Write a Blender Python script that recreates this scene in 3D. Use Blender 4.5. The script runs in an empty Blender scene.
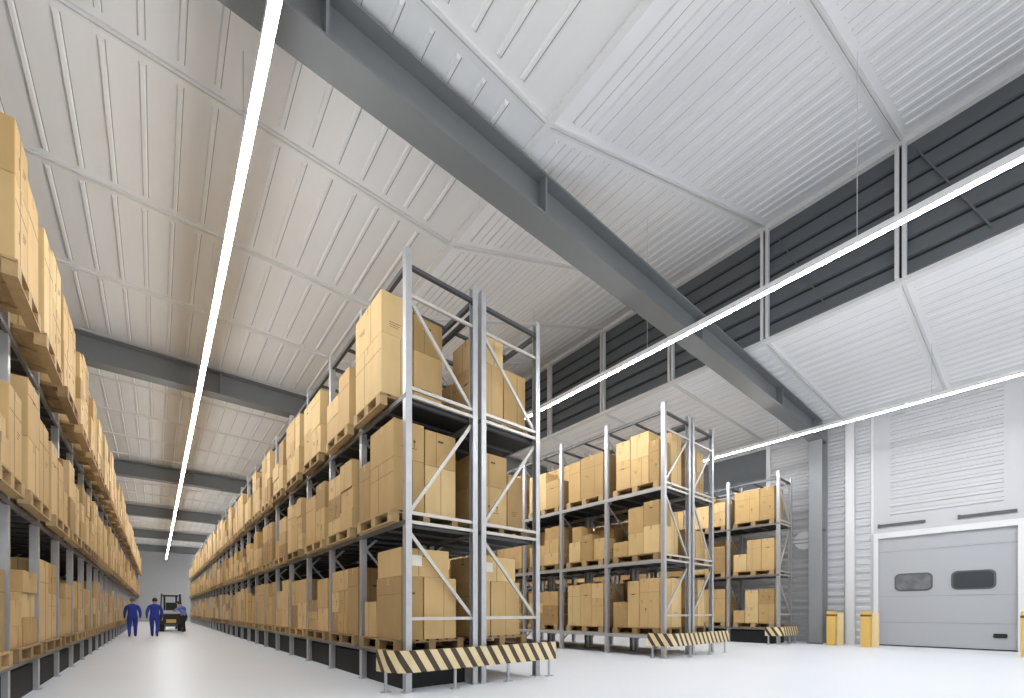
import bpy, bmesh, math, random
from mathutils import Vector, Matrix
from mathutils.bvhtree import BVHTree
SC = bpy.context.scene
COL = SC.collection
R = random.Random(11)

# ------------------------------------------------------------------ camera
IMG_W, IMG_H = 1024, 698
VPY, VPX, HOR = 156.0, 1035.0, 611.0
FPX = math.sqrt((512 - VPY) * (VPX - 512))
YAW = math.atan((512 - VPY) / FPX)
CAM_H = 1.25
cam_d = bpy.data.cameras.new('camera')
cam_d.sensor_width = 36.0
cam_d.lens = FPX / IMG_W * 36.0
cam_d.shift_y = (HOR - IMG_H / 2) / IMG_W
cam_d.clip_end = 300
cam = bpy.data.objects.new('camera', cam_d)
cam.location = (0, 0, CAM_H)
cam.rotation_euler = (math.pi / 2, 0, -YAW)
COL.objects.link(cam)
SC.camera = cam

# ------------------------------------------------------------------ materials
def mat(name, col, rough=0.6, metal=0.0, noise=0.0, scale=3.0, bump=0.0, bscale=40.0, emit=None, spec=0.5, stretch=None):
    m = bpy.data.materials.new(name); m.use_nodes = True
    nt = m.node_tree; b = nt.nodes['Principled BSDF']
    b.inputs['Base Color'].default_value = (*col, 1)
    b.inputs['Roughness'].default_value = rough
    b.inputs['Metallic'].default_value = metal
    b.inputs['Specular IOR Level'].default_value = spec
    tc = nt.nodes.new('ShaderNodeTexCoord')
    vec = tc.outputs['Object']
    if stretch:
        mp = nt.nodes.new('ShaderNodeMapping'); mp.inputs['Scale'].default_value = stretch
        nt.links.new(vec, mp.inputs['Vector']); vec = mp.outputs['Vector']
    if noise:
        n = nt.nodes.new('ShaderNodeTexNoise'); n.inputs['Scale'].default_value = scale
        n.inputs['Detail'].default_value = 4
        nt.links.new(vec, n.inputs['Vector'])
        mx = nt.nodes.new('ShaderNodeMix'); mx.data_type = 'RGBA'
        mx.inputs[6].default_value = (*[c * (1 - noise) for c in col], 1)
        mx.inputs[7].default_value = (*[min(1, c * (1 + noise)) for c in col], 1)
        nt.links.new(n.outputs['Fac'], mx.inputs[0])
        nt.links.new(mx.outputs[2], b.inputs['Base Color'])
    if bump:
        n2 = nt.nodes.new('ShaderNodeTexNoise'); n2.inputs['Scale'].default_value = bscale
        nt.links.new(vec, n2.inputs['Vector'])
        bp = nt.nodes.new('ShaderNodeBump'); bp.inputs['Strength'].default_value = bump
        bp.inputs['Distance'].default_value = 0.02
        nt.links.new(n2.outputs['Fac'], bp.inputs['Height'])
        nt.links.new(bp.outputs['Normal'], b.inputs['Normal'])
    if emit:
        b.inputs['Emission Color'].default_value = (*emit[0], 1)
        b.inputs['Emission Strength'].default_value = emit[1]
    return m

M = {}
M['floor'] = mat('floor_resin', (.80, .83, .88), .40, noise=.02, scale=.5, bump=.02, bscale=2.0)
M['roofw'] = mat('roof_sheet_warm', (.79, .79, .785), .55, noise=.05, scale=1.2, stretch=(4, .4, 1))
M['roofc'] = mat('roof_sheet_cool', (.84, .845, .855), .5, noise=.04, scale=1.2, stretch=(4, .4, 1))
M['batten'] = mat('roof_seam_white', (.74, .74, .73), .5)
M['joint'] = mat('roof_lap_sealant', (.33, .33, .33), .7)
M['beam'] = mat('beam_grey_paint', (.18, .188, .192), .45, noise=.06, scale=2)
M['column'] = mat('column_grey_paint', (.27, .28, .29), .45, noise=.05, scale=2)
M['louvre'] = mat('dark_cladding', (.118, .132, .144), .5, noise=.1, scale=3)
M['frame_w'] = mat('white_frame_paint', (.72, .72, .72), .45)
M['wall'] = mat('wall_cladding', (.53, .535, .55), .5, noise=.03, scale=1.5)
M['wallgrey'] = mat('end_wall_grey', (.52, .52, .515), .7, noise=.04)
M['door'] = mat('door_grey', (.41, .42, .44), .42, noise=.02, scale=1.0)
M['doorline'] = mat('door_joint', (.30, .305, .31), .6)
M['dark'] = mat('black_rubber_gap_shade', (.012, .012, .013), .6)  # rubber parts, and the painted shadow gaps of the clerestory
M['glass'] = mat('dark_window_glass', (.05, .055, .06), .12)
M['glassw'] = mat('window_acrylic_clear', (.16, .165, .17), .1, noise=.7, scale=4)
M['steel'] = mat('galvanised_steel', (.50, .505, .515), .42, metal=.55, noise=.12, scale=8)
M['brace'] = mat('brace_steel_warm', (.56, .53, .48), .42, metal=.3, noise=.12, scale=8)
M['steelm'] = mat('worn_steel', (.20, .20, .20), .5, metal=.5, noise=.15, scale=8)
M['steeld'] = mat('dark_steel', (.10, .105, .11), .5, metal=.4, noise=.15, scale=8)
M['deck'] = mat('deck_and_shade_panel_dark', (.014, .014, .016), .7, noise=.3, scale=6, stretch=(1, 6, 1))  # shelf decks, and the added shade panels behind the loads
M['shade_block'] = mat('shade_block_black', (.014, .015, .016), .8)  # near black, stands in for shade under the bottom shelf
M['wood'] = mat('pallet_wood', (.46, .31, .145), .75, noise=.22, scale=9, bump=.2)
M['wood2'] = mat('pallet_wood_dark', (.31, .20, .09), .75, noise=.25, scale=9, bump=.2)
TONES = [(.57, .385, .17), (.49, .32, .13), (.66, .47, .225), (.39, .25, .10)]
for i, t in enumerate(TONES):
    M['card%d' % i] = mat('cardboard_%d' % i, t, .75, noise=.14, scale=5.0, bump=.10, bscale=9, stretch=(1, 1, .35))
M['tape'] = mat('packing_tape', (.47, .32, .14), .4)
M['ink'] = mat('printed_ink', (.10, .065, .03), .8)
M['sticker'] = mat('paper_sticker', (.83, .78, .66), .6)
M['yellow'] = mat('bollard_yellow', (.72, .47, .12), .45, noise=.05)
M['cream'] = mat('bollard_cream', (.80, .66, .36), .5)
M['band'] = mat('bollard_band', (.10, .07, .03), .5)
M['lamp'] = mat('lamp_diffuser', (.9, .9, .9), .4, emit=((.97, .985, 1.0), 54.0))
M['lamp2'] = mat('lamp_diffuser_slim', (.9, .9, .9), .4, emit=((.97, .985, 1.0), 112.0))
M['housing'] = mat('lamp_housing', (.78, .78, .78), .4)
M['wire'] = mat('hanging_wire', (.55, .55, .55), .4)
M['white'] = mat('white_paint', (.82, .82, .82), .4)
M['panelgrey'] = mat('sign_grey', (.42, .43, .44), .5)
M['blue'] = mat('coverall_blue', (.028, .055, .36), .8, noise=.2, scale=9)
M['blue2'] = mat('jacket_blue', (.16, .22, .60), .8, noise=.2, scale=9)
M['skin'] = mat('skin', (.55, .33, .23), .6)
M['hair'] = mat('hair_brown', (.05, .035, .025), .7)
M['hair2'] = mat('hair_grey', (.20, .19, .18), .7)
M['trouser'] = mat('black_trousers', (.015, .015, .02), .8)
M['shoe'] = mat('shoe_leather', (.03, .025, .02), .6)
M['plate'] = mat('number_plate', (.70, .50, .16), .5)
M['fkwhite'] = mat('forklift_white', (.62, .62, .61), .4)
M['fkblack'] = mat('forklift_black', (.02, .02, .022), .5)

def stripes():
    m = bpy.data.materials.new('hazard_stripes'); m.use_nodes = True
    nt = m.node_tree; b = nt.nodes['Principled BSDF']
    uv = nt.nodes.new('ShaderNodeUVMap')
    sx = nt.nodes.new('ShaderNodeSeparateXYZ'); nt.links.new(uv.outputs['UV'], sx.inputs[0])
    def mth(op, a, bb):
        n = nt.nodes.new('ShaderNodeMath'); n.operation = op
        for k, v in enumerate((a, bb)):
            if isinstance(v, (int, float)): n.inputs[k].default_value = v
            else: nt.links.new(v, n.inputs[k])
        return n.outputs[0]
    s = mth('ADD', sx.outputs[0], mth('MULTIPLY', sx.outputs[1], .62))
    s = mth('DIVIDE', s, .235)
    s = mth('FRACT', s, 0)
    s = mth('GREATER_THAN', s, .56)
    n = nt.nodes.new('ShaderNodeTexNoise'); n.inputs['Scale'].default_value = 7
    nt.links.new(uv.outputs['UV'], n.inputs['Vector'])
    c1 = nt.nodes.new('ShaderNodeMix'); c1.data_type = 'RGBA'
    c1.inputs[6].default_value = (.72, .52, .24, 1); c1.inputs[7].default_value = (.78, .68, .45, 1)
    nt.links.new(n.outputs['Fac'], c1.inputs[0])
    mx = nt.nodes.new('ShaderNodeMix'); mx.data_type = 'RGBA'
    nt.links.new(s, mx.inputs[0]); nt.links.new(c1.outputs[2], mx.inputs[6])
    mx.inputs[7].default_value = (.06, .042, .025, 1)
    nt.links.new(mx.outputs[2], b.inputs['Base Color']); b.inputs['Roughness'].default_value = .5
    return m
M['hazard'] = stripes()

# ------------------------------------------------------------------ mesh builder
class MB:
    def __init__(s): s.v = []; s.f = []; s.m = []; s.mats = []
    def mi(s, k):
        if k not in s.mats: s.mats.append(k)
        return s.mats.index(k)
    def add(s, verts, faces, k):
        o = len(s.v); s.v += [tuple(p) for p in verts]
        i = s.mi(k)
        for f in faces: s.f.append([o + q for q in f]); s.m.append(i)
    BF = [(0, 3, 2, 1), (4, 5, 6, 7), (0, 1, 5, 4), (1, 2, 6, 5), (2, 3, 7, 6), (3, 0, 4, 7)]
    def box(s, x0, x1, y0, y1, z0, z1, k):
        s.add([(x0, y0, z0), (x1, y0, z0), (x1, y1, z0), (x0, y1, z0), (x0, y0, z1), (x1, y0, z1), (x1, y1, z1), (x0, y1, z1)], s.BF, k)
    def bar(s, a, b, w, h, k, up=(0, 0, 1)):
        a = Vector(a); b = Vector(b); d = (b - a).normalized()
        upv = Vector(up)
        if abs(d.dot(upv)) > .98: upv = Vector((0, 1, 0))
        sd = d.cross(upv).normalized(); u2 = sd.cross(d).normalized()
        vs = []
        for p in (a, b):
            for (i, j) in ((-1, -1), (1, -1), (1, 1), (-1, 1)):
                vs.append(p + sd * (i * w / 2) + u2 * (j * h / 2))
        s.add(vs, [(0, 1, 2, 3), (7, 6, 5, 4), (0, 4, 5, 1), (1, 5, 6, 2), (2, 6, 7, 3), (3, 7, 4, 0)], k)
    def cyl(s, a, b, r, k, n=12, r2=None):
        a = Vector(a); b = Vector(b); d = (b - a).normalized()
        up = Vector((0, 0, 1)) if abs(d.z) < .9 else Vector((0, 1, 0))
        sd = d.cross(up).normalized(); u2 = sd.cross(d)
        vs = []
        for p, rr in ((a, r), (b, r if r2 is None else r2)):
            for i in range(n):
                t = 2 * math.pi * i / n
                vs.append(p + sd * math.cos(t) * rr + u2 * math.sin(t) * rr)
        fs = [(i, (i + 1) % n, n + (i + 1) % n, n + i) for i in range(n)]
        fs += [tuple(range(n))[::-1], tuple(range(n, 2 * n))]
        s.add(vs, fs, k)
    def build(s, name, parent=None, bevel=0, loc=None):
        me = bpy.data.meshes.new(name)
        v = s.v
        if loc: v = [(p[0] - loc[0], p[1] - loc[1], p[2] - loc[2]) for p in v]
        me.from_pydata(v, [], s.f)
        for k in s.mats: me.materials.append(M[k])
        me.polygons.foreach_set('material_index', s.m)
        bm = bmesh.new(); bm.from_mesh(me); bmesh.ops.recalc_face_normals(bm, faces=bm.faces)
        if bevel:
            bmesh.ops.bevel(bm, geom=list(bm.edges), offset=bevel, segments=1, affect='EDGES')
        bm.to_mesh(me); bm.free(); me.update()
        o = bpy.data.objects.new(name, me); COL.objects.link(o)
        if loc: o.location = loc
        if parent:
            o.parent = parent
            if loc: o.location = Vector(loc) - parent.location
            else: o.location = -parent.location
        return o

def tag(o, label, cat, group=None, kind=None):
    o['label'] = label; o['category'] = cat
    if group: o['group'] = group
    if kind: o['kind'] = kind
    return o
def struct(o, label=None):
    o['kind'] = 'structure'
    if label: o['label'] = label
    return o
def empty(name, loc):
    o = bpy.data.objects.new(name, None); o.location = loc; o.empty_display_size = .2
    COL.objects.link(o); return o

# ------------------------------------------------------------------ the hall
XL, XW, XF, XB = -4.2, 20.3, 4.55, 12.85      # left wall, dock wall, roof fold, clerestory
Y0, Y1 = -5.0, 66.0
ZC, ZT = 8.6, 11.75
BAND = [5.36, 15.9, 28.1, 39.3, 50.6, 61.8]

m = MB(); m.box(XL - .2, XW + .3, Y0, Y1 + .3, -.2, 0, 'floor')
struct(m.build('floor'), 'glossy pale resin warehouse floor')

SEAM = [-3.7, -.9, 1.9, 4.68, 7.45, 10.2] + [10.2 + 2.8 * k for k in range(1, 20)]
def roof_sheet(name, xa, za, xb, zb, key, label):
    m = MB()
    dx, dz = xb - xa, zb - za; L = math.hypot(dx, dz)
    ux, uz = dx / L, dz / L; nx, nz = uz, -ux          # n points down into the hall
    def P(s, n, y): return (xa + ux * s + nx * n, y, za + uz * s + nz * n)
    def slab(s0, s1, n0, n1, y0, y1, k):
        m.add([P(s0, n1, y0), P(s1, n1, y0), P(s1, n1, y1), P(s0, n1, y1), P(s0, n0, y0), P(s1, n0, y0), P(s1, n0, y1), P(s0, n0, y1)], m.BF, k)
    slab(0, L, -.12, 0, Y0, Y1, key)
    n = int(L / .405)
    ys = [Y0] + [s for s in SEAM if Y0 < s < Y1] + [Y1]
    for a, b in zip(ys[:-1], ys[1:]):
        off = R.uniform(-.03, .03) if a < 30 else 0
        for i in range(1, n):
            s0 = i * .405 + off
            ya, yb = a + .16, b - .16
            w0, w1, h = (.036, .02, .03) if za == zb and xa < 0 else (.03, .018, .02)
            vs = [P(s0 - w0, 0, ya), P(s0 + w0, 0, ya), P(s0 + w1, h, ya + .03), P(s0 - w1, h, ya + .03),
                  P(s0 - w0, 0, yb), P(s0 + w0, 0, yb), P(s0 + w1, h, yb - .03), P(s0 - w1, h, yb - .03)]
            m.add(vs, [(0, 1, 2, 3), (7, 6, 5, 4), (1, 5, 6, 2), (2, 6, 7, 3), (3, 7, 4, 0)], key)
            jk = 'joint'
            slab(s0 + w0 + .002, s0 + w0 + .012, 0, .003, ya, yb, jk)
            if key == 'roofc' and a < 30: slab(s0 + .2, s0 + .206, 0, .003, ya, yb, jk)
    for y in ys[1:-1]:                       # twin beads of each sheet joint
        slab(0.02, L - .02, 0, .035, y - .05, y - .012, 'batten')
        slab(0.02, L - .02, 0, .035, y + .012, y + .05, 'batten')
    return struct(m.build(name), label)
roof_sheet('ceiling', XL, ZC, XF, ZC, 'roofw', 'flat white ribbed metal roof over the long aisle')
roof_sheet('ceiling', XF, ZC, XB, ZT, 'roofc', 'white ribbed roof sloping up to the dark clerestory')
roof_sheet('ceiling', XB, ZC, XW, ZC, 'roofc', 'white ribbed lower roof beside the dock wall')
m = MB(); m.box(XF - .05, XF + .05, Y0, Y1, ZC - .04, ZC - .001, 'batten'); struct(m.build('trim_1'), 'white ridge strip where the flat roof starts to slope')

# clerestory band: horizontal dark boards
m = MB(); m.box(XB + .06, XB + .16, Y0, Y1, ZC, ZT + .1, 'louvre')
z = ZC + .05
while z < ZT - .2:
    vs = []
    for y in (Y0, Y1):
        vs += [(XB + .06, y, z), (XB - .005, y, z + .02), (XB + .03, y, z + .36), (XB + .06, y, z + .36)]
    m.add(vs, [(0, 1, 2, 3), (7, 6, 5, 4), (1, 5, 6, 2), (0, 4, 5, 1), (2, 6, 7, 3)], 'louvre')
    m.box(XB + .052, XB + .0605, Y0, Y1, z - .07, z, 'dark')  # black strip paints the shadow line between two boards
    z += .43
struct(m.build('wall_clerestory'), 'dark grey horizontal boards of the clerestory band')
m = MB()
m.box(XB - .10, XB + .05, Y0, Y1, ZT - .16, ZT - .02, 'frame_w'); struct(m.build('trim_2'), 'white rail along the top of the clerestory')
m = MB(); m.box(XB - .06, XB + .10, Y0, Y1, ZC - .03, ZC + .06, 'frame_w'); struct(m.build('trim_3'), 'white rail along the foot of the clerestory')
for y in [s for s in SEAM if -1 < s < 40]:
    m = MB()
    m.box(XB - .12, XB - .01, y - .10, y - .025, ZC + .06, ZT - .16, 'frame_w')
    m.box(XB - .12, XB - .01, y + .025, y + .10, ZC + .06, ZT - .16, 'frame_w')
    m.box(XB - .03, XB - .0, y - .025, y + .025, ZC + .06, ZT - .16, 'dark')
    struct(m.build('clerestory_pillar'), 'white twin post in front of the dark clerestory boards')
for y in (1.9, 4.68):
    m = MB(); m.bar((XB - .03, y - .25, ZT - .4), (XB - .03, y - 1.35, ZC + .3), .04, .03, 'louvre')
    struct(m.build('clerestory_beam_brace'), 'thin grey diagonal brace over the dark clerestory boards')

# beams across the hall
def ibeam(y, x0, x1, z0, z1, stiff):
    m = MB()
    m.box(x0, x1, y - .22, y + .22, z0, z0 + .035, 'beam')
    m.box(x0, x1, y - .22, y + .22, z1 - .035, z1, 'beam')
    m.box(x0, x1, y - .02, y + .02, z0 + .035, z1 - .035, 'beam')
    for x in stiff:
        m.box(x - .02, x + .02, y - .20, y - .02, z0 + .035, z1 - .035, 'beam')
        m.box(x - .02, x + .02, y + .02, y + .20, z0 + .035, z1 - .035, 'beam')
    return m
for i, y in enumerate(BAND):
    struct(ibeam(y, XL, XW - .75, 7.8, 8.5, (-3.4, 1.52, 5.0, 10.3, 15.55, 19.2)).build('roof_beam'),
           'grey steel beam crossing under the roof')
    m = MB()     # the column that carries it, beside the dock wall
    m.box(19.5, 19.535, y - .22, y + .22, 0, 8.5, 'column'); m.box(20.165, 20.2, y - .22, y + .22, 0, 8.5, 'column')
    m.box(19.535, 20.165, y - .02, y + .02, 0, 8.5, 'beam')
    m.box(19.42, 19.499, y - .25, y + .25, 0, .03, 'steeld')
    for zz in (4.4, 7.8): m.box(19.535, 20.165, y - .2, y - .02, zz, zz + .03, 'beam')
    struct(m.build('steel_column'), 'grey steel column standing by the dock wall')

# walls
m = MB()
m.box(XL - .2, XL, Y0, Y1, 0, ZC + .1, 'wallgrey'); struct(m.build('wall_left'), 'grey wall behind the unguarded aisle rack')
m = MB()
m.box(XL, XW, Y1, Y1 + .2, 0, ZC, 'wallgrey')
m.add([(XF, Y1, ZC), (XB, Y1, ZC), (XB, Y1, ZT), (XF, Y1 + .2, ZC), (XB, Y1 + .2, ZC), (XB, Y1 + .2, ZT)],
      [(0, 1, 2), (5, 4, 3), (0, 3, 4, 1), (1, 4, 5, 2), (2, 5, 3, 0)], 'wallgrey')
struct(m.build('wall_back'), 'plain grey end wall far down the aisle')
# dock wall, with the door opening
DY0, DY1, DZ = .33, 3.63, 3.87
m = MB()
m.box(XW, XW + .2, Y0, DY0, 0, ZC, 'wall'); m.box(XW, XW + .2, DY1, Y1, 0, ZC, 'wall'); m.box(XW, XW + .2, DY0, DY1, DZ, ZC, 'wall')
def wrib(ya, yb, z, h=.11, d=.05):
    vs = []
    for y in (ya, yb): vs += [(XW, y, z), (XW - d, y, z + .012), (XW - d, y, z + h * .7), (XW, y, z + h)]
    m.add(vs, [(0, 1, 2, 3), (7, 6, 5, 4), (0, 4, 5, 1), (1, 5, 6, 2), (2, 6, 7, 3)], 'wall')
z = .12
while z < ZC - .2:
    wrib(4.62, 40, z, .17); wrib(3.86, 4.26, z, .17)
    wrib(Y0, .1, z, .17)
    if z > 4.6: wrib(.62, 3.3, z, .14, .045)
    z += .285
struct(m.build('wall_right'), 'pale ribbed metal dock wall')
m = MB(); m.box(XW - .16, XW - .001, 4.31, 4.57, 0, ZC, 'frame_w'); struct(m.build('trim_4'), 'white wall post between two yellow bollards')
m = MB()
m.box(XW - .06, XW - .001, DY1, DY1 + .13, 0, DZ + .2, 'frame_w'); m.box(XW - .06, XW - .001, DY0 - .13, DY0, 0, DZ + .2, 'frame_w')
m.box(XW - .06, XW - .001, DY0, DY1, DZ, DZ + .2, 'frame_w')
m.box(XW - .03, XW - .001, DY1 + .13, DY1 + .2, DZ + .2, ZC - .1, 'frame_w'); m.box(XW - .03, XW - .001, DY0 - .2, DY0 - .13, DZ + .2, ZC - .1, 'frame_w')
struct(m.build('trim_5'), 'white frame round the grey dock door')
for ya, yb, lab in ((2.38, 3.64, 'short dark spring bar above the door window nearer the white post'), (.34, 1.61, 'dark spring bar above the door side with the black handle')):
    m = MB(); m.box(XW - .07, XW - .002, ya, yb, 4.28, 4.37, 'steeld'); m.box(XW - .078, XW - .002, yb - .06, yb, 4.26, 4.39, 'steeld')
    tag(m.build('door_spring_bar'), lab, 'door hardware', 'spring bars above the dock door')

# sectional dock door
door = empty('door_1', (XW + .08, 1.98, 0)); struct(door, 'grey sectional dock door with two rounded windows')
m = MB()
for a, b in ((.04, .84), (.855, 1.76), (1.775, 3.37), (3.385, DZ)):
    m.box(XW + .05, XW + .1, DY0, DY1, a, b, 'door')
m.box(XW + .065, XW + .1, DY0, DY1, .04, DZ, 'doorline')
m.box(XW + .04, XW + .1, DY0, DY1, 0, .04, 'dark')
m.build('door_panel', door)
def rrect(m, x0, x1, ya, yb, za, zb, r, k):
    pts = []
    for cy, cz, a0 in ((yb - r, zb - r, 0), (ya + r, zb - r, 90), (ya + r, za + r, 180), (yb - r, za + r, 270)):
        for q in range(6):
            t = math.radians(a0 + q * 18); pts.append((cy + r * math.cos(t), cz + r * math.sin(t)))
    n = len(pts)
    m.add([(x0, p[0], p[1]) for p in pts] + [(x1, p[0], p[1]) for p in pts],
          [tuple(range(n)), tuple(range(n, 2 * n))[::-1]] + [(i, (i + 1) % n, n + (i + 1) % n, n + i) for i in range(n)], k)
for (ya, yb, k) in ((2.21, 3.19, 'glassw'), (.77, 1.77, 'glass')):
    m = MB(); rrect(m, XW + .03, XW + .055, ya, yb, 1.95, 2.57, .16, 'steeld'); f = m.build('window_frame', door)
    m = MB(); rrect(m, XW + .02, XW + .0299, ya + .05, yb - .05, 2.0, 2.52, .13, k); p = m.build('pane', f)
    p.location = (0, 0, 0); p.parent = f; p.location = -(f.location + door.location) + Vector((0, 0, 0))
m = MB(); rrect(m, XW + .02, XW + .05, .54, .84, .40, .54, .04, 'dark'); m.build('handle', door)

# high dark strip window and the round wall sign behind the last rack
m = MB(); m.box(XW - .07, XW - .002, 7.35, 40, 6.6, 8.2, 'louvre'); m.box(XW - .09, XW - .002, 7.2, 7.35, 6.5, 8.3, 'frame_w')
m.box(XW - .09, XW - .002, 7.35, 40, 6.5, 6.6, 'frame_w')
struct(m.build('window_1'), 'long dark strip window high on the dock wall')
sg = empty('wall_sign', (XW - .04, 5.98, 3.4))
m = MB(); m.box(XW - .075, XW - .052, 5.62, 6.35, 3.35, 4.1, 'panelgrey'); m.build('backing_board', sg)
m = MB()
def disc(ya, zc, r, za, zb):
    pts = [(ya + r * math.cos(t * math.pi / 12), zc + r * math.sin(t * math.pi / 12)) for t in range(24)]
    pts = [(y, min(max(z, za), zb)) for y, z in pts]
    n = len(pts)
    m.add([(XW - .10, p[0], p[1]) for p in pts] + [(XW - .076, p[0], p[1]) for p in pts],
          [tuple(range(n)), tuple(range(n, 2 * n))[::-1]] + [(i, (i + 1) % n, n + (i + 1) % n, n + i) for i in range(n)], 'white')
disc(5.93, 4.1, .36, 4.18, 4.6); disc(5.93, 4.1, .36, 3.4, 3.98)
m.box(XW - .10, XW - .076, 5.62, 6.35, 4.03, 4.12, 'white')
m.build('disc', sg)
tag(sg, 'round white sign on grey board behind the rack beside dock wall', 'sign')

# ------------------------------------------------------------------ bollards by the dock door
def bollard(x, y, label):
    b = empty('bollard', (x, y, 0))
    m = MB(); m.box(x - .13, x + .13, y - .13, y + .13, 0, 1.24, 'yellow'); m.build('post', b, bevel=.012)
    m = MB(); m.box(x - .135, x + .135, y - .135, y + .135, 1.06, 1.13, 'band'); m.build('band', b)
    m = MB(); m.box(x + .131, x + .32, y - .30, y - .14, 0, 1.18, 'cream'); m.build('guard_plate', b)
    tag(b, label, 'bollard', 'yellow bollards along the dock wall')
bollard(19.25, 4.78, 'yellow square bollard with dark band beside the grey steel column')
bollard(18.95, 3.72, 'yellow square bollard with dark band at the windowed door side next to white post')
bollard(18.15, .12, 'yellow bollard cut by the photo edge, beside the black door handle')

# ------------------------------------------------------------------ lamps
ROWS = [(.88, 7.05, .3, 'bright light strip hung over the aisle with the workers'),
        (8.6, 7.05, -4.5, 'bright light strip hung between the guarded and middle racks, passing below the beam'),
        (16.4, 7.05, -4.5, 'bright light strip hung in front of the dock wall and its door')]
for x, z, ya, lab in ROWS:
    hw, zl, zh = (.040, -.015, .03) if x < 2 else (.026, .002, .022)
    l = empty('linear_light', (x, ya, z))
    m = MB(); m.box(x - .052, x + .052, ya, 62, z + zh, z + .13, 'housing'); m.build('housing', l)
    m = MB(); y = ya
    while y < 62:
        L = 2.8 if y < 30 else 8.0
        e = min(y + L, 62)
        m.box(x - hw, x + hw, y + .006, e - .006, z + zl, z + zh, 'lamp' if x < 2 else 'lamp2'); y = e
    m.build('diffuser', l)
    y = ya + .6; n = 0
    while y < 40:
        top = ZC - .13 if (x < XF or x > XB) else ZC + (x - XF) / (XB - XF) * (ZT - ZC) - .05
        m = MB(); m.cyl((x, y, z + .13), (x, y, top + .11), .006, 'wire', 6); m.build('hanging_wire', l)
        y += 1.9 if n < 3 else 3.8; n += 1
    tag(l, lab, 'light', 'long light strips')

# ------------------------------------------------------------------ pallet racks
def rack(label, x0, x1, ystart, pitch, nb, levels, side, shade_block=None, top=6.85, rails=True, flip=False, back=None):
    """side=-1: loads face -X (aisle at low x).  Posts at x0 and x1 (outer faces)."""
    r = empty('pallet_rack', (x0, ystart, 0))
    W = .10
    ys = [ystart + pitch * k for k in range(nb + 1)]
    xin = (x0 + W / 2, x1 - W / 2)
    for k, y in enumerate(ys):
        for xi, x in enumerate(xin):
            m = MB(); hw = W / 2
            s = 1 if xi == 0 else -1
            # open channel section with folded edges
            m.box(x - hw, x + hw, y - .055, y - .045, 0.012, top, 'steel')
            m.box(x - hw, x + hw, y + .045, y + .055, 0.012, top, 'steel')
            if s > 0: m.box(x - hw, x - hw + .01, y - .045, y + .045, 0.012, top, 'steel')
            else: m.box(x + hw - .01, x + hw, y - .045, y + .045, 0.012, top, 'steel')
            u = m.build('upright', r)
            if k < 14:
                m = MB(); m.box(x - .08, x + .08, y - .08, y + .08, 0, .012, 'steel')
                pl = m.build('base_plate'); pl.parent = u
        a, b = xin[0] + .05, xin[1] - .05
        m = MB()
        if k == 0:
            segs = [(1.13, None), (levels[1] - .02, None), (levels[1] + .12, None), (levels[2] - .02, None), (levels[2] + .1, None), (6.1, None), (6.40, None)]
            for zz, _ in segs[:6]:
                mm = MB(); mm.bar((a, y - .03, zz), (b, y - .03, zz), .04, .05, 'brace'); mm.build('horizontal_brace', r)
            for (za, zb) in ((2.45, 1.17), (levels[1] + .16, 4.42), (6.05, levels[2] + .14)):
                if flip: za, zb = zb, za
                mm = MB(); mm.bar((a, y + .01, za), (b, y + .01, zb), .04, .055, 'brace'); mm.build('diagonal_brace', r)
        else:
            zz = .3; d = 1
            for zb in (1.13, 2.4, 3.5, 4.4, 5.4, 6.4):
                p, q = (a, b) if d > 0 else (b, a)
                m.bar((p, y, zz), (q, y, zb), .03, .04, 'steel'); zz = zb; d = -d
            m.bar((a, y, 1.13), (b, y, 1.13), .03, .04, 'steel')
            m.build('frame_lattice', r)
    ya, yb = ys[0] + .07, ys[-1] - .07
    for i, z in enumerate(levels):
        for x, s in ((x0 - .005, 0), (x1 - .035, 1)):
            m = MB(); m.box(x, x + .04, ys[0] - .05, ys[-1] + .05, z - (.10 if flip else .07), z, 'steel' if flip else 'steelm')
            m.build('load_beam', r)
        m = MB(); m.box(x0 + .04, x1 - .04, ya, yb, z - .045, z - .004, 'deck')
        y = ya
        while y < yb:
            m.box(x0 + .04, x1 - .04, y, y + .06, z - .085, z - .045, 'steeld'); y += pitch / 3
        m.build('shelf_deck', r)
    if rails:
        for x in xin:
            m = MB(); m.box(x - .03, x + .03, ys[0], ys[-1], top - .28, top - .2, 'steeld'); m.build('top_rail', r)
        m = MB()
        for y in ys:
            m.box(xin[0] + .03, xin[1] - .03, y - .03, y + .03, top - .27, top - .21, 'steeld')
            if y < ys[-1]: m.box(xin[0] + .03, xin[1] - .03, y + pitch / 2 - .025, y + pitch / 2 + .025, top - .27, top - .22, 'steeld')
        t = m.build('top_tie', r); t['kind'] = 'stuff'
    if back:  # added dark panels that blacken the rack interior behind the loads
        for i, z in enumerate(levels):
            m = MB(); m.box(x1 - .135 if not side > 0 else x0 + .12, x1 - .125 if not side > 0 else x0 + .13, back, ys[-1], z + .002, (levels[i + 1] - .13) if i < 2 else z + .9, 'deck'); m.build('shade_back_panel', r)
    if shade_block:
        m = MB(); m.box(x0 + .105, x1 - .06, shade_block, ys[-1], 0.001, levels[0] - .13, 'shade_block'); m.build('under_shelf_shade', r)  # added black block painting the deep shade below the lowest level
    tag(r, label, 'pallet rack')
    return ys
LV = (.60, 2.64, 4.58)
PHR = {'L': 'unguarded aisle rack', 'A': 'guarded aisle rack', 'B': 'rack behind guarded aisle rack',
       'C': 'middle rack', 'E': 'rack behind middle rack', 'D': 'rack beside dock wall'}
NB = 29
RK = {}
RK['L'] = (-2.86, -1.44, 6.48, 1.82, NB, (.56, 2.66, 4.82), 1)
RK['A'] = (2.93, 4.26, 6.14, 1.83, NB, LV, -1)
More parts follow.
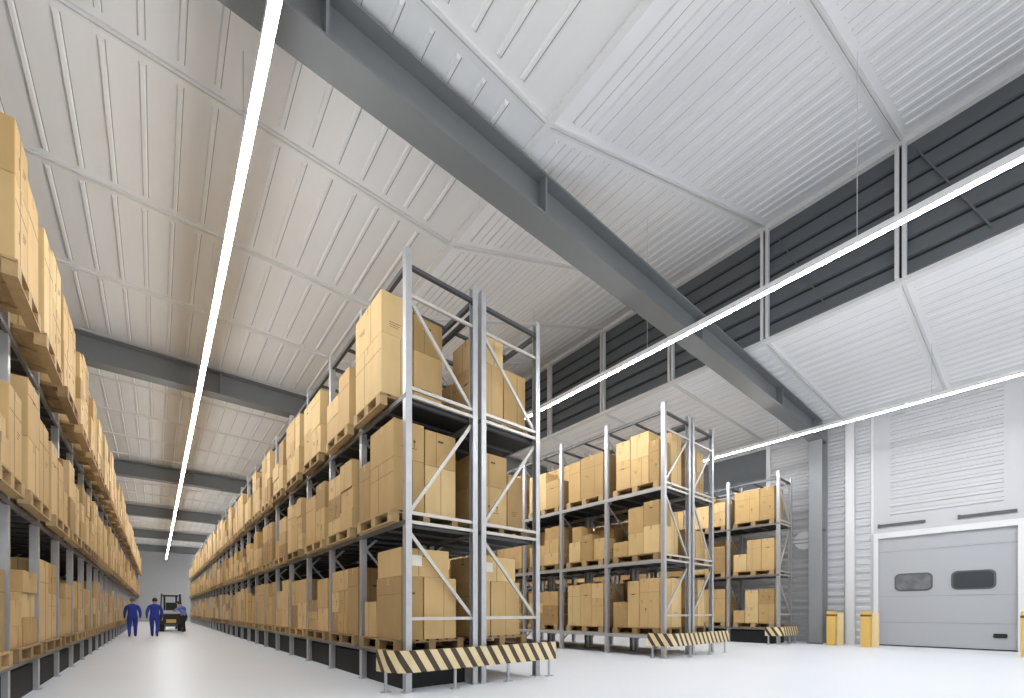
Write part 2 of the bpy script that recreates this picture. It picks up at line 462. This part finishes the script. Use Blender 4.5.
RK['B'] = (4.34, 5.72, 6.14, 1.83, 20, LV, -1)
RK['C'] = (10.36, 11.72, 6.28, 1.87, 14, LV, -1)
RK['E'] = (11.84, 13.1, 6.28, 1.87, 10, LV, -1)
RK['D'] = (18.0, 19.30, 6.14, 1.83, 9, LV, -1)
LAB = {'L': 'steel rack of palletised cartons along the aisle opposite the striped guards',
       'A': 'tall steel rack of palletised cartons facing the worker aisle behind a striped guard',
       'B': 'steel rack standing back to back with the rack facing the worker aisle',
       'C': 'steel rack of cartons in the middle row, nearer the worker aisle',
       'E': 'steel rack standing back to back with the middle row rack',
       'D': 'steel rack of cartons beside the dock wall and grey column'}
for k, a in RK.items():
    rack(LAB[k], *a, rails=k != 'L', shade_block={'L': 6.2, 'A': 6.4, 'D': 6.35, 'B': 9.9}.get(k), top=6.8 if k != 'D' else 6.5, flip=k in 'CE', back={'L': 6.5, 'A': 8.1}.get(k))

# ------------------------------------------------------------------ striped end guards
def guard(xa, xb, y, ywing, label, feet, z0=.33, z1=.66):
    g = empty('rack_end_guard', (xa, y, 0))
    pts = [(xa - .02, ywing), (xa + .03, ywing - .28), (xa + .14, y + .08), (xa + .30, y), (xb, y)]
    me_v, me_f, uvs = [], [], []
    s = 0; th = .04
    for i, p in enumerate(pts):
        if i: s += math.hypot(p[0] - pts[i - 1][0], p[1] - pts[i - 1][1])
        q = pts[min(i + 1, len(pts) - 1)]; o = pts[max(i - 1, 0)]
        d = Vector((q[0] - o[0], q[1] - o[1])).normalized(); n = Vector((-d.y, d.x))   # away from viewer
        me_v += [(p[0], p[1], z0), (p[0], p[1], z1), (p[0] + n.x * th, p[1] + n.y * th, z1), (p[0] + n.x * th, p[1] + n.y * th, z0)]
        uvs += [(s, 0), (s, z1 - z0), (s, z1 - z0 + th), (s, -th)]
    for i in range(len(pts) - 1):
        a = 4 * i; b = a + 4
        me_f += [(a, b, b + 1, a + 1), (a + 1, b + 1, b + 2, a + 2), (a + 2, b + 2, b + 3, a + 3), (a + 3, b + 3, b, a)]
    e = 4 * (len(pts) - 1); me_f += [(0, 1, 2, 3), (e + 3, e + 2, e + 1, e)]
    me = bpy.data.meshes.new('board'); me.from_pydata(me_v, [], me_f); me.materials.append(M['hazard'])
    ul = me.uv_layers.new(name='UVMap')
    for lp in me.loops: ul.data[lp.index].uv = uvs[lp.vertex_index]
    o = bpy.data.objects.new('board', me); COL.objects.link(o); o.parent = g; o.location = -g.location
    for (fx, fy) in feet:
        m = MB(); m.cyl((fx, fy, .015), (fx, fy, z0 + .25), .025, 'steel', 10); m.box(fx - .07, fx + .07, fy - .05, fy + .05, 0, .015, 'steel')
        m.build('leg', g)
    tag(g, label, 'rack guard', 'striped rack end guards')
for xa, xb, yw, lab in ((2.62, 5.95, 6.42, 'striped cream and brown end guard before the rack facing the worker aisle'),
                        (10.08, 13.35, 6.55, 'striped cream and brown end guard before the middle rack row'),
                        (17.5, 19.30, 6.4, 'striped cream and brown end guard of the rack beside dock wall')):
    y = 5.88
    guard(xa, xb, y, yw, lab, [(xa + .10, yw - .08), (xa + 1.1, y + .07)] + ([(xa + 2.2, y + .07)] if xb - xa > 2 else []) + [(xb - .12, y + .07)])

# ------------------------------------------------------------------ pallets and cartons
def pallet_mesh(L, D, key):
    """L along local y, D along local x, origin at the low corner."""
    m = MB()
    for i in range(3):
        x = i * (D - .12) / 2
        m.box(x, x + .12, 0, L, 0, .02, key)
        for j in range(3):
            y = j * (L - .17) / 2
            m.box(x, x + .12, y, y + .17, .02, .145, key)
    for j in range(3):
        y = j * (L - .17) / 2
        m.box(0, D, y + .01, y + .16, .145, .168, key)
    n = 7
    for j in range(n):
        x = j * (D - .12) / (n - 1)
        m.box(x, x + .12, 0, L, .168, .192, key)
    me = m.build('wooden_pallet'); d = me.data; bpy.data.objects.remove(me); return d
PM = {}
def get_pallet(L, D, key):
    q = (round(L, 2), round(D, 2), key)
    if q not in PM: PM[q] = pallet_mesh(L, D, key)
    return PM[q]

def splitw(total, n, jit=.22):
    w = [1 + R.uniform(-jit, jit) for _ in range(n)]; s = sum(w)
    out = []; a = 0
    for x in w: b = a + x / s * total; out.append((a, b)); a = b
    return out
def gen_load(L, D, hmin, hmax, far):
    cs = []
    df = R.choice((.5, .55, .62)) * D
    for (va, vb, back) in ((0, df, 0), (df, D, 1)):
        n = R.choice((2, 2, 3)) if not far else R.choice((1, 2, 2))
        if back: n = R.choice((1, 2))
        full = R.uniform(hmin, hmax)
        for c, (ua, ub) in enumerate(splitw(L, n)):
            h = full if R.random() < .55 else R.uniform(hmin * .5, full)
            k = 1 if h < .55 else R.choice((1, 2, 2, 3)) if not far else R.choice((1, 2))
            for (wa, wb) in splitw(h, k):
                gx = .0 if va == 0 else .012
                cs.append((ua + .006, ub - .006, va + gx + (R.uniform(0, .03) if not back else 0), vb - .006, wa + (.001 if wa else 0), wb - .001))
    return cs

HAND = {
 ('L', 0, 2): [(0, .58, 0, .62, 0, .9), (0, .58, 0, .62, .902, 1.5), (.6, 1.18, 0, .6, 0, 1.3), (.05, 1.1, .64, 1.1, 0, 1.6)],
 ('L', 1, 2): [(0, .6, 0, .6, 0, 1.4), (.62, 1.3, 0, .6, 0, .8), (.62, 1.3, 0, .6, .802, 1.5), (0, 1.2, .62, 1.1, 0, 1.4)],
 ('L', 1, 1): [(0, .7, 0, .6, 0, .7), (0, .7, 0, .6, .702, 1.48), (.72, 1.4, 0, .6, 0, 1.2), (0, 1.3, .62, 1.1, 0, 1.4)],
 ('A', 0, 0): [(0, .95, 0, .38, 0, 1.0), (0, .95, .40, 1.0, 0, 1.0), (0, .9, 0, .86, 1.002, 1.45), (.97, 1.5, 0, .5, 0, .62), (.97, 1.5, .52, 1.1, 0, 1.25)],
 ('A', 0, 1): [(0, .95, 0, .52, 0, .82), (0, .95, 0, .52, .822, 1.42), (0, .9, .54, 1.12, 0, .8), (0, .9, .54, 1.12, .802, 1.38), (.97, 1.45, 0, .6, 0, 1.0), (.97, 1.4, .62, 1.1, 0, 1.2)],
 ('A', 0, 2): [(0, 1.15, 0, .55, 0, .98), (0, 1.15, 0, .55, .982, 1.66), (0, 1.1, .57, 1.12, 0, .9), (0, 1.1, .57, 1.12, .902, 1.5)],
 ('B', 0, 0): [(0, .95, 0, .3, 0, 1.0), (0, .95, .32, 1.0, 0, 1.0), (0, .9, 0, .9, 1.002, 1.45), (.97, 1.5, .1, 1.1, 0, .9)],
 ('B', 0, 1): [(0, .8, .05, .7, 0, .7), (0, .8, .05, .7, .702, 1.3), (0, .8, .72, 1.1, 0, 1.0), (.85, 1.5, .1, 1.1, 0, 1.2)],
 ('B', 0, 2): [(0, .9, .02, .55, 0, .95), (0, .9, .02, .55, .952, 1.5), (0, .9, .57, 1.1, 0, .98), (.95, 1.5, 0, 1.1, 0, .9)],
 ('C', 0, 0): [(0, .32, 0, .6, 0, 1.35), (.33, .62, .02, .6, 0, 1.35), (.63, 1.0, 0, .6, 0, 1.3), (1.02, 1.5, 0, .55, 0, .72), (0, .9, .62, 1.15, 0, 1.38)],
 ('C', 0, 1): [(0, .48, 0, .6, 0, .75), (0, .48, 0, .6, .752, 1.42), (.49, .98, 0, .6, 0, .6), (.49, .98, 0, .6, .602, 1.32), (1.0, 1.5, 0, .5, 0, .42), (.1, .9, .62, 1.15, 0, 1.2)],
 ('C', 0, 2): [(0, .3, 0, .5, 0, 1.1), (.32, .9, 0, .6, 0, .75), (.32, .9, 0, .6, .752, 1.42), (.92, 1.4, 0, .6, 0, .8), (.92, 1.4, 0, .6, .802, 1.36), (0, 1.3, .62, 1.15, 0, 1.45)],
 ('C', 1, 0): [(0, .45, 0, .6, 0, .85), (0, .45, 0, .6, .852, 1.3), (.46, .92, 0, .6, 0, 1.32), (.93, 1.45, 0, .6, 0, 1.28), (.1, 1.3, .62, 1.15, 0, 1.3)],
 ('C', 1, 1): [(0, .45, .1, .6, 0, .65), (.46, .9, 0, .6, 0, .8), (.92, 1.4, 0, .6, 0, .62), (.92, 1.3, .05, .6, .622, 1.12), (.1, 1.0, .62, 1.15, 0, 1.0)],
 ('C', 1, 2): [(0, .9, 0, .6, 0, 1.3), (.92, 1.42, 0, .6, 0, 1.25), (.1, 1.3, .62, 1.15, 0, 1.4)],
 ('D', 0, 0): [(0, .55, 0, .6, 0, .72), (0, .55, 0, .6, .722, 1.3), (.57, 1.05, 0, .6, 0, .6), (.57, 1.05, 0, .6, .602, 1.28), (1.07, 1.5, 0, .5, 0, .48)],
 ('D', 0, 1): [(0, .45, 0, .6, 0, 1.2), (.47, .98, 0, .6, 0, 1.2), (1.0, 1.5, 0, .55, 0, .68)],
 ('D', 0, 2): [(0, .5, 0, .9, 0, 1.22), (.52, 1.45, 0, .9, 0, 1.22)],
}
CART, PALL = [], []           # cartons: dict(rack, bay, level, world box, desc)
for rk, (x0, x1, ys, pitch, nb, lv, side) in RK.items():
    for b in range(nb):
        if rk == 'B' and b > 12: continue
        if rk == 'E' and b > 5: continue
        for l in range(3):
            if rk == 'L' and b == 0 and l == 0: pass
            z = lv[l]
            L = (1.56, 1.46, 1.36)[l] if rk in 'AL' else 1.5
            D = 1.2
            off = {'A': -.05, 'B': .06, 'C': .03, 'E': .03, 'D': .03, 'L': .14}[rk]
            pin = .02                      # how far cartons sit inside the pallet edge
            if rk == 'A': off = (-.06, -.12, -.16)[l]; pin = (.05, .03, .02)[l]
            if rk == 'L': off = (.06, .16, .30)[l]; pin = (.06, .02, .02)[l]
            ya = ys + pitch * b + (pitch - L) / 2 + R.uniform(-.06, .06)
            if rk == 'A' and b == 0: ya = ys + (.1, .18, .54)[l]; L = (1.6, 1.5, 1.2)[l]
            if rk == 'L' and b == 0: ya = ys + .45; L = 1.2
            if rk in 'CD' and b < 2: ya = ys + pitch * b + .14
            far = b > 12
            hl = (R.uniform(.95, 1.3), R.uniform(.95, 1.3), R.uniform(1.15, 1.5))[l]
            hx = (1.45, 1.38, 1.62 if rk != 'D' else 1.36)[l]
            if rk == 'L' and l == 2: hx = 1.7
            if rk == 'L' and l == 1: hl = 1.2; hx = 1.6
            spec = HAND.get((rk, b, l)) or gen_load(L, D - pin - .04, hl, hx, far)
            PALL.append(dict(rk=rk, bay=b, lv=l, x=(x0 + off if side < 0 else x1 + off - D), y=ya, z=z, L=L, D=D))
            for (ua, ub, va, vb, wa, wb) in spec:
                y_a, y_b = ya + ua, min(ya + ub, ya + L)
                if side < 0: xa, xb = x0 + off + pin + va, x0 + off + pin + vb
                else: xa, xb = x1 + off - pin - vb, x1 + off - pin - va
                zb = z + .193 + wb
                CART.append(dict(rk=rk, bay=b, lv=l, box=(xa, xb, y_a, y_b, z + .193 + wa, zb), ua=ua, ub=ub, va=va, vb=vb, wa=wa, wb=wb, L=L))

# how large each carton and pallet shows from the camera
vs, fs = [], []
def addb(bx):
    x0, x1, y0, y1, z0, z1 = bx; o = len(vs)
    vs.extend([(x0, y0, z0), (x1, y0, z0), (x1, y1, z0), (x0, y1, z0), (x0, y0, z1), (x1, y0, z1), (x1, y1, z1), (x0, y1, z1)])
    fs.extend([tuple(o + q for q in f) for f in MB.BF])
for c in CART: addb(c['box'])
for p in PALL: addb((p['x'], p['x'] + p['D'], p['y'], p['y'] + p['L'], p['z'], p['z'] + .192))
bvh = BVHTree.FromPolygons(vs, fs)
hits = {}
cf = Vector((math.sin(YAW), math.cos(YAW), 0)); cr = Vector((math.cos(YAW), -math.sin(YAW), 0))
org = Vector((0, 0, CAM_H))
for py in range(90, 698, 2):
    for px in range(0, 800, 2):
        d = (cf + cr * ((px + .5 - 512) / FPX) + Vector((0, 0, (HOR - py - .5) / FPX))).normalized()
        h = bvh.ray_cast(org, d)
        if h[2] is not None: hits[h[2] // 6] = hits.get(h[2] // 6, 0) + 1
for i, c in enumerate(CART): c['hits'] = hits.get(i, 0)
for i, p in enumerate(PALL): p['hits'] = hits.get(len(CART) + i, 0)
order = sorted(range(len(CART)), key=lambda i: -CART[i]['hits'])
KEEP = set(order[:300])

ORD = ['first', 'second', 'third', 'fourth', 'fifth', 'sixth', 'seventh', 'eighth', 'ninth', 'tenth', 'eleventh', 'twelfth', 'thirteenth',
       'fourteenth', 'fifteenth', 'sixteenth', 'seventeenth', 'eighteenth', 'nineteenth', 'twentieth', 'twenty-first', 'twenty-second',
       'twenty-third', 'twenty-fourth', 'twenty-fifth', 'twenty-sixth', 'twenty-seventh', 'twenty-eighth', 'twenty-ninth', 'thirtieth']
LVN = ['bottom', 'middle', 'top']
seen_labels = {}
TN = ['tan', 'brown', 'pale', 'dark brown']

def marks(m, bx, aisle, kind):
    x0, x1, y0, y1, z0, z1 = bx
    xf = x0 - .0015 if aisle < 0 else x1 + .0015
    xm, ym = (x0 + x1) / 2, (y0 + y1) / 2; e = .0015; t = .028
    w, dpt, h = y1 - y0, x1 - x0, z1 - z0
    # tape over the top and down the two faces
    m.box(x0 - e, x1 + e, ym - t, ym + t, z1, z1 + e, 'tape')
    m.box(xf - e, xf + e, ym - t, ym + t, z1 - min(.12, h * .3), z1 + e, 'tape')
    if h > .75:     # glued flap seam across the faces
        zz = z0 + h * .72
        m.box(xf - e / 2, xf + e / 2, y0 + .01, y1 - .01, zz, zz + .006, 'ink')
    ys = y0 - .0015
    if w > .5 and kind in (0, 2, 5):   # meeting flaps: a vertical seam on the aisle face
        yy = y0 + w * (.38 if kind else .62); m.box(xf - e / 2, xf + e / 2, yy, yy + .006, z0 + .01, z1 - .01, 'ink')
    if dpt > .4 and kind in (0, 1, 3):
        xx = x0 + dpt * (.35 if kind else .6); m.box(xx, xx + .006, ys - e / 2, ys + e / 2, z0 + .01, z1 - .01, 'ink')
    if kind in (2, 5) and h > .4:      # lines of small print
        for q in range(3):
            m.box(xf - e / 2, xf + e / 2, y0 + w * .62, y0 + w * (.86 - .06 * q), z0 + h * .55 - q * .035, z0 + h * .55 - q * .035 + .008, 'ink')
            m.box(xm - dpt * .25, xm + dpt * (.12 - .05 * q), ys - e / 2, ys + e / 2, z0 + h * .3 - q * .035, z0 + h * .3 - q * .035 + .008, 'ink')
    if kind == 1:      # pair of up arrows on the end face
        for sx in (-.09, .09):
            cx = xm + sx * min(1, dpt / .4); zb = z0 + h * .35
            m.box(cx - .006, cx + .006, ys - e / 2, ys + e / 2, zb, zb + .09, 'ink')
            m.add([(cx - .028, ys, zb + .08), (cx + .028, ys, zb + .08), (cx, ys, zb + .13)], [(0, 1, 2)], 'ink')
        m.box(xm - .13 * min(1, dpt / .4), xm + .13 * min(1, dpt / .4), ys - e / 2, ys + e / 2, z0 + h * .35 - .025, z0 + h * .35 - .015, 'ink')
    elif kind == 2:    # one arrow on the aisle face
        cy = y0 + w * .3; zb = z0 + h * .3
        m.box(xf - e / 2, xf + e / 2, cy - .007, cy + .007, zb, zb + .1, 'ink')
        m.add([(xf, cy - .03, zb + .09), (xf, cy + .03, zb + .09), (xf, cy, zb + .15)], [(0, 1, 2)], 'ink')
    elif kind == 3:    # hand hole
        m.box(xm - .05, xm + .05, ys - e / 2, ys + e / 2, z0 + h * .72, z0 + h * .72 + .03, 'ink')
    elif kind == 4:
        m.box(xf - e / 2, xf + e / 2, ym - .05, ym + .05, z0 + h * .7, z0 + h * .7 + .03, 'ink')
        m.box(xm - .012, xm + .012, ys - e / 2, ys + e / 2, z0, z0 + h, 'tape')

rest = MB(); n_rest = 0
for i, c in enumerate(CART):
    bx = c['box']; side = RK[c['rk']][6]
    tone = R.choice((0, 0, 1, 2, 2, 3)); kind = R.randint(0, 5)
    w, h = bx[3] - bx[2], bx[5] - bx[4]
    if i in KEEP:
        cx, cy = (bx[0] + bx[1]) / 2, (bx[2] + bx[3]) / 2
        m = MB(); m.box(*bx, 'card%d' % tone)
        body = m.build('carton', loc=(cx, cy, bx[4]), bevel=.006)
        if c['bay'] < 9:
            m2 = MB(); marks(m2, bx, side, kind)
            mk = m2.build('printed_marking', body, loc=(cx, cy, bx[4]))
        if (c['rk'], c['bay'], c['lv']) in (('A', 0, 0), ('B', 0, 0)) and c['wa'] > .9:
            m2 = MB(); m2.box(bx[0] + .18, bx[0] + .36, bx[2] - .004, bx[2] - .001, bx[4] + .17, bx[4] + .34, 'sticker')
            s = m2.build('sticker', body, loc=(cx, cy, bx[4])); s['label'] = 'white paper sticker'
        uc = (c['ua'] + c['ub']) / 2 / c['L']
        pos = 'near' if uc < .36 else 'far' if uc > .64 else 'central'
        stack = [q for q in CART[max(0, i - 12):i + 12] if q['rk'] == c['rk'] and q['bay'] == c['bay'] and q['lv'] == c['lv']
                 and abs(q['ua'] - c['ua']) < .12 and abs(q['va'] - c['va']) < .12]
        if len(stack) == 1: tier = 'lone'
        else:
            zs = sorted(q['wa'] for q in stack); t = zs.index(c['wa'])
            tier = 'lowest' if t == 0 else 'topmost' if t == len(zs) - 1 else 'mid-stack'
        row = 'front' if c['va'] < .3 else 'back'
        size = 'tall' if h > w * 1.35 else 'wide' if w > h * 1.35 else 'boxy'
        base = f"{size} {TN[tone]} carton, {tier} {pos} {row}, {LVN[c['lv']]} level, {ORD[c['bay']]} bay, {PHR[c['rk']]}"
        while base in seen_labels:
            seen_labels[base] += 1
            base = base.replace(' carton,', ' carton ' + ('beside twin,' if 'beside twin' not in base else 'edge,'), 1)
            if seen_labels.get(base, 0) > 3: break
        seen_labels[base] = seen_labels.get(base, 0) + 1
        tag(body, base, 'carton', f"cartons on the {PHR[c['rk']]}")
    else:
        rest.box(*bx, 'card%d' % tone); n_rest += 1
o = rest.build('carton'); tag(o, 'brown cartons massed on the farther bays and back rows of all racks', 'cartons', kind='stuff')

n_p = 0
for p in sorted(PALL, key=lambda p: -p['hits']):
    if n_p >= 299: break
    n_p += 1
    me = get_pallet(p['L'], p['D'], 'wood' if R.random() < .65 else 'wood2')
    ob = bpy.data.objects.new('wooden_pallet', me); COL.objects.link(ob); ob.location = (p['x'], p['y'], p['z'] + .0005)
    tag(ob, f"wooden pallet under cartons, {LVN[p['lv']]} level, {ORD[p['bay']]} bay, {PHR[p['rk']]}", 'pallet',
        f"pallets on the {PHR[p['rk']]}")

# ------------------------------------------------------------------ people
def person(loc, rz, top, bottom, hairk, label, pose='walk', ph=1):
    """Facing local +Y.  One skinned body; hair and collar are children."""
    me = bpy.data.meshes.new('person')
    V, E, Rr = [], [], []
    def v(p, r): V.append(Vector(p)); Rr.append(r if isinstance(r, tuple) else (r, r)); return len(V) - 1
    def e(a, b): E.append((a, b))
    lean = .03 if pose == 'walk' else .42
    pel = v((0, 0, .98), (.17, .13))
    def tor(x, y, z):   # lean the trunk forward about the hips
        dz = z - .98
        return (x, y + dz * math.sin(lean), .98 + dz * math.cos(lean))
    wa = v(tor(0, .0, 1.13), (.165, .12)); ch = v(tor(0, .01, 1.33), (.20, .135)); ns = v(tor(0, 0, 1.46), (.15, .095))
    nk = v(tor(0, .01, 1.555), .046); hd = v(tor(0, .035, 1.665), (.086, .096)); tp = v(tor(0, .03, 1.77), (.074, .084))
    for a, b in ((pel, wa), (wa, ch), (ch, ns), (ns, nk), (nk, hd), (hd, tp)): e(a, b)
    hands = []
    for s in (-1, 1):
        fw = s * ph
        st = .30 if pose == 'walk' else .06
        hip = v((s * .10, 0, .88), (.115, .115)); e(pel, hip)
        kn = v((s * .11, .16 * fw + .03 if fw > 0 else -.02, .50), .082); e(hip, kn)
        an = v((s * .11, st * fw * (.9 if fw > 0 else 1.2), .095 if fw > 0 else .17), .058); e(kn, an)
        a = V[an]
        fd = (.17, -.045) if fw > 0 or pose != 'walk' else (.15, -.12)
        ft = v((s * .12, a.y + fd[0], max(.045, a.z + fd[1])), (.042, .035)); e(an, ft)
        sh = v(tor(s * .20, 0, 1.42), .08); e(ns, sh)
        if pose == 'walk':
            el = v(tor(s * .27, -.10 * fw - .03, 1.15), .06); wr = v(tor(s * .27, -.18 * fw + .08, .91), .036); fdv = Vector((0, .15, -.9))
        else:
            el = v(tor(s * .42, .10, 1.30), .05); wr = v(tor(s * .20, .36, 1.22), .032); fdv = Vector((-s * .5, .7, -.2))
        e(sh, el); e(el, wr)
        fdv.normalize(); W = V[wr]
        pm = v(W + fdv * .07, (.034, .02)); e(wr, pm); hands.append((pm, V[pm].copy(), fdv, s))
    me.from_pydata([tuple(p) for p in V], E, [])
    ob = bpy.data.objects.new('person', me); COL.objects.link(ob)
    md = ob.modifiers.new('skin', 'SKIN'); md.use_smooth_shade = True
    sk = me.skin_vertices[0].data
    for i, r in enumerate(Rr): sk[i].radius = r; sk[i].use_root = (i == pel)
    ob.modifiers.new('sub', 'SUBSURF').levels = 2
    dg = bpy.context.evaluated_depsgraph_get()
    em = bpy.data.meshes.new_from_object(ob.evaluated_get(dg))
    bpy.data.objects.remove(ob)
    bm = bmesh.new(); bm.from_mesh(em)
    # fingers, thumb, nose and ears, rooted inside the body surface
    def limb(pts, rs, n=8):
        rings = []
        for i, p in enumerate(pts):
            d = (pts[min(i + 1, len(pts) - 1)] - pts[max(i - 1, 0)]).normalized()
            a = d.orthogonal().normalized(); b = d.cross(a)
            rings.append([bm.verts.new(p + a * math.cos(2 * math.pi * k / n) * rs[i] + b * math.sin(2 * math.pi * k / n) * rs[i]) for k in range(n)])
        for r0, r1 in zip(rings[:-1], rings[1:]):
            for k in range(n): bm.faces.new((r0[k], r0[(k + 1) % n], r1[(k + 1) % n], r1[k]))
        bm.faces.new(rings[0][::-1]); bm.faces.new(rings[-1])
    for pm, P, d, s in hands:
        side = Vector((0, 1, 0)) if abs(d.z) > .5 else Vector((0, 0, 1))
        inw = Vector((-s, 0, 0))
        for q, ln in enumerate((.066, .078, .074, .058)):
            b0 = P + side * (.026 - q * .018) + d * .005
            limb([b0, b0 + d * ln * .5 + inw * .006, b0 + d * ln * .8 + inw * .022, b0 + d * ln + inw * .04], [.0095, .0088, .008, .006])
        t0 = P - d * .035 + side * .03
        limb([t0, t0 + side * .028 + d * .03, t0 + side * .03 + d * .06], [.011, .01, .007])
    hc = Vector(tor(0, .04, 1.70))
    limb([hc + Vector((0, .075, .01)), hc + Vector((0, .115, -.02))], [.010, .015])
    eyes = [hc + Vector((s * .03, .082, .022)) for s in (-1, 1)]
    for q in eyes: limb([q - Vector((0, .008, 0)), q + Vector((0, .006, 0))], [.011, .008])
    limb([hc + Vector((-.026, .084, -.052)), hc + Vector((.026, .084, -.052))], [.007, .007])
    for s in (-1, 1): limb([hc + Vector((s * .070, .0, 0)), hc + Vector((s * .098, -.008, .004))], [.022, .028])
    def mi(c):
        w = c
        if any((w - q).length < .0135 for q in eyes): return 3
        if w.z < .10: return 3
        for pm, P, d, s in hands:
            if (w - (P - d * .05)).dot(d) > 0 and (w - P).length < .16 and abs(w.x) > (.215 if pose == 'walk' else .1): return 2
        trunk = (w - Vector((0, 0, .98))).dot(Vector((0, math.sin(lean), math.cos(lean))))
        if trunk > .56 and abs(w.x) < .13: return 2
        if trunk < -.02 and abs(w.x) < .24 and w.z < .97: return 1
        return 0
    for f in bm.faces: f.material_index = mi(f.calc_center_median()); f.smooth = True
    bmesh.ops.recalc_face_normals(bm, faces=bm.faces)
    em.materials.clear()
    for k in (top, bottom, 'skin', 'shoe'): em.materials.append(M[k])
    bm.to_mesh(em); bm.free()
    em.name = 'person'
    b = bpy.data.objects.new('person', em); COL.objects.link(b)
    b.location = loc; b.rotation_euler = (0, 0, rz); b.scale = (1.02, 1.02, 1.03)
    # hair cap
    hm = bmesh.new(); bmesh.ops.create_uvsphere(hm, u_segments=20, v_segments=14, radius=1)
    for vv in list(hm.verts):
        if vv.co.z < -.45 or (vv.co.y > .35 and vv.co.z < .42): hm.verts.remove(vv)
    for vv in hm.verts: vv.co = Vector((vv.co.x * .098, vv.co.y * .112 - .01, vv.co.z * .125 + .015)) + hc
    for f in hm.faces: f.smooth = True
    h = bpy.data.meshes.new('hair'); hm.to_mesh(h); hm.free(); h.materials.append(M[hairk])
    ho = bpy.data.objects.new('hair', h); COL.objects.link(ho); ho.parent = b
    sm = ho.modifiers.new('thick', 'SOLIDIFY'); sm.thickness = .012
    return tag(b, label, 'person')
person((-.86, 27.2, 0), .06, 'blue', 'blue', 'hair2', 'person in dark blue coverall walking beside the unguarded aisle rack', ph=1)
person((-.05, 26.9, 0), -.08, 'blue', 'blue', 'hair', 'person in dark blue coverall walking in the aisle centre before the forklift', ph=-1)
person((1.28, 31.4, 0), .9, 'blue2', 'trouser', 'hair', 'person in lighter blue jacket and black trousers leaning beside the forklift', pose='lean')

# ------------------------------------------------------------------ forklift seen from behind
fk = empty('forklift', (.75, 34.5, 0)); fx, fy = .72, 34.5
m = MB(); m.box(fx - .55, fx + .55, fy - .75, fy - .15, .42, 1.05, 'fkblack'); m.box(fx - .52, fx + .52, fy - .72, fy - .1, 1.05, 1.32, 'fkwhite'); m.build('counterweight', fk, bevel=.03)
m = MB(); m.box(fx - .56, fx + .56, fy - .15, fy + 1.15, .28, .78, 'fkwhite'); m.box(fx - .42, fx + .42, fy - .13, fy + .5, .78, 1.12, 'fkwhite'); m.build('chassis', fk, bevel=.02)
m = MB()
for sx in (-.5, .5):
    m.bar((fx + sx, fy - .45, 1.3), (fx + sx * .9, fy - .25, 2.32), .07, .07, 'fkblack'); m.bar((fx + sx, fy + 1.05, .75), (fx + sx * .9, fy + .8, 2.32), .07, .07, 'fkblack')
m.box(fx - .62, fx + .62, fy - .35, fy + .9, 2.32, 2.39, 'fkwhite')
m.build('overhead_guard', fk)
m = MB(); m.box(fx - .27, fx + .27, fy - .08, fy + .42, 1.121, 1.24, 'fkblack'); m.box(fx - .25, fx + .25, fy - .12, fy - .02, 1.24, 1.78, 'fkblack'); m.build('seat', fk, bevel=.02)
m = MB()
for sx in (-.3, .3): m.box(fx + sx - .05, fx + sx + .05, fy + 1.22, fy + 1.36, .08, 2.28, 'fkblack')
m.box(fx - .4, fx + .4, fy + 1.2, fy + 1.36, 2.18, 2.28, 'fkblack'); m.box(fx - .45, fx + .45, fy + 1.37, fy + 1.42, .25, .7, 'fkblack')
m.build('mast', fk)
for sx in (-.3, .3):
    m = MB(); m.box(fx + sx - .06, fx + sx + .06, fy + 1.42, fy + 2.4, .08, .13, 'steeld'); m.build('fork', fk)
for sx, wy, r in ((-.56, .75, .34), (.56, .75, .34), (-.44, -.42, .27), (.44, -.42, .27)):
    m = MB(); m.cyl((fx + sx - .12, fy + wy, r), (fx + sx + .12, fy + wy, r), r, 'dark', 20); wh = m.build('wheel', fk)
    m = MB(); m.cyl((fx + sx - .13, fy + wy, r), (fx + sx + .13, fy + wy, r), r * .5, 'fkwhite', 16); hb = m.build('hub'); hb.parent = wh
m = MB(); m.box(fx - .24, fx + .24, fy - .775, fy - .751, .52, .74, 'plate'); m.build('number_plate', fk)
m = MB(); m.cyl((fx, fy + .72, 1.28), (fx, fy + .68, 1.33), .17, 'fkblack', 16); m.bar((fx, fy + .9, .78), (fx, fy + .72, 1.28), .05, .05, 'fkblack'); m.build('steering_wheel', fk)
tag(fk, 'white and black forklift with overhead guard standing far down the aisle', 'forklift')

# ------------------------------------------------------------------ light and colour
w = bpy.data.worlds.new('world'); SC.world = w; w.use_nodes = True
bg = w.node_tree.nodes['Background']; bg.inputs[0].default_value = (.95, .97, 1.0, 1); bg.inputs[1].default_value = .8
SC.view_settings.view_transform = 'Standard'; SC.view_settings.look = 'None'
SC.view_settings.exposure = .36; SC.view_settings.gamma = 1; SC.view_settings.use_curve_mapping = False
SC.cycles.max_bounces = 8; SC.cycles.diffuse_bounces = 5; SC.cycles.glossy_bounces = 3
SC.cycles.sample_clamp_indirect = 6
SC.cycles.caustics_reflective = False; SC.cycles.caustics_refractive = False
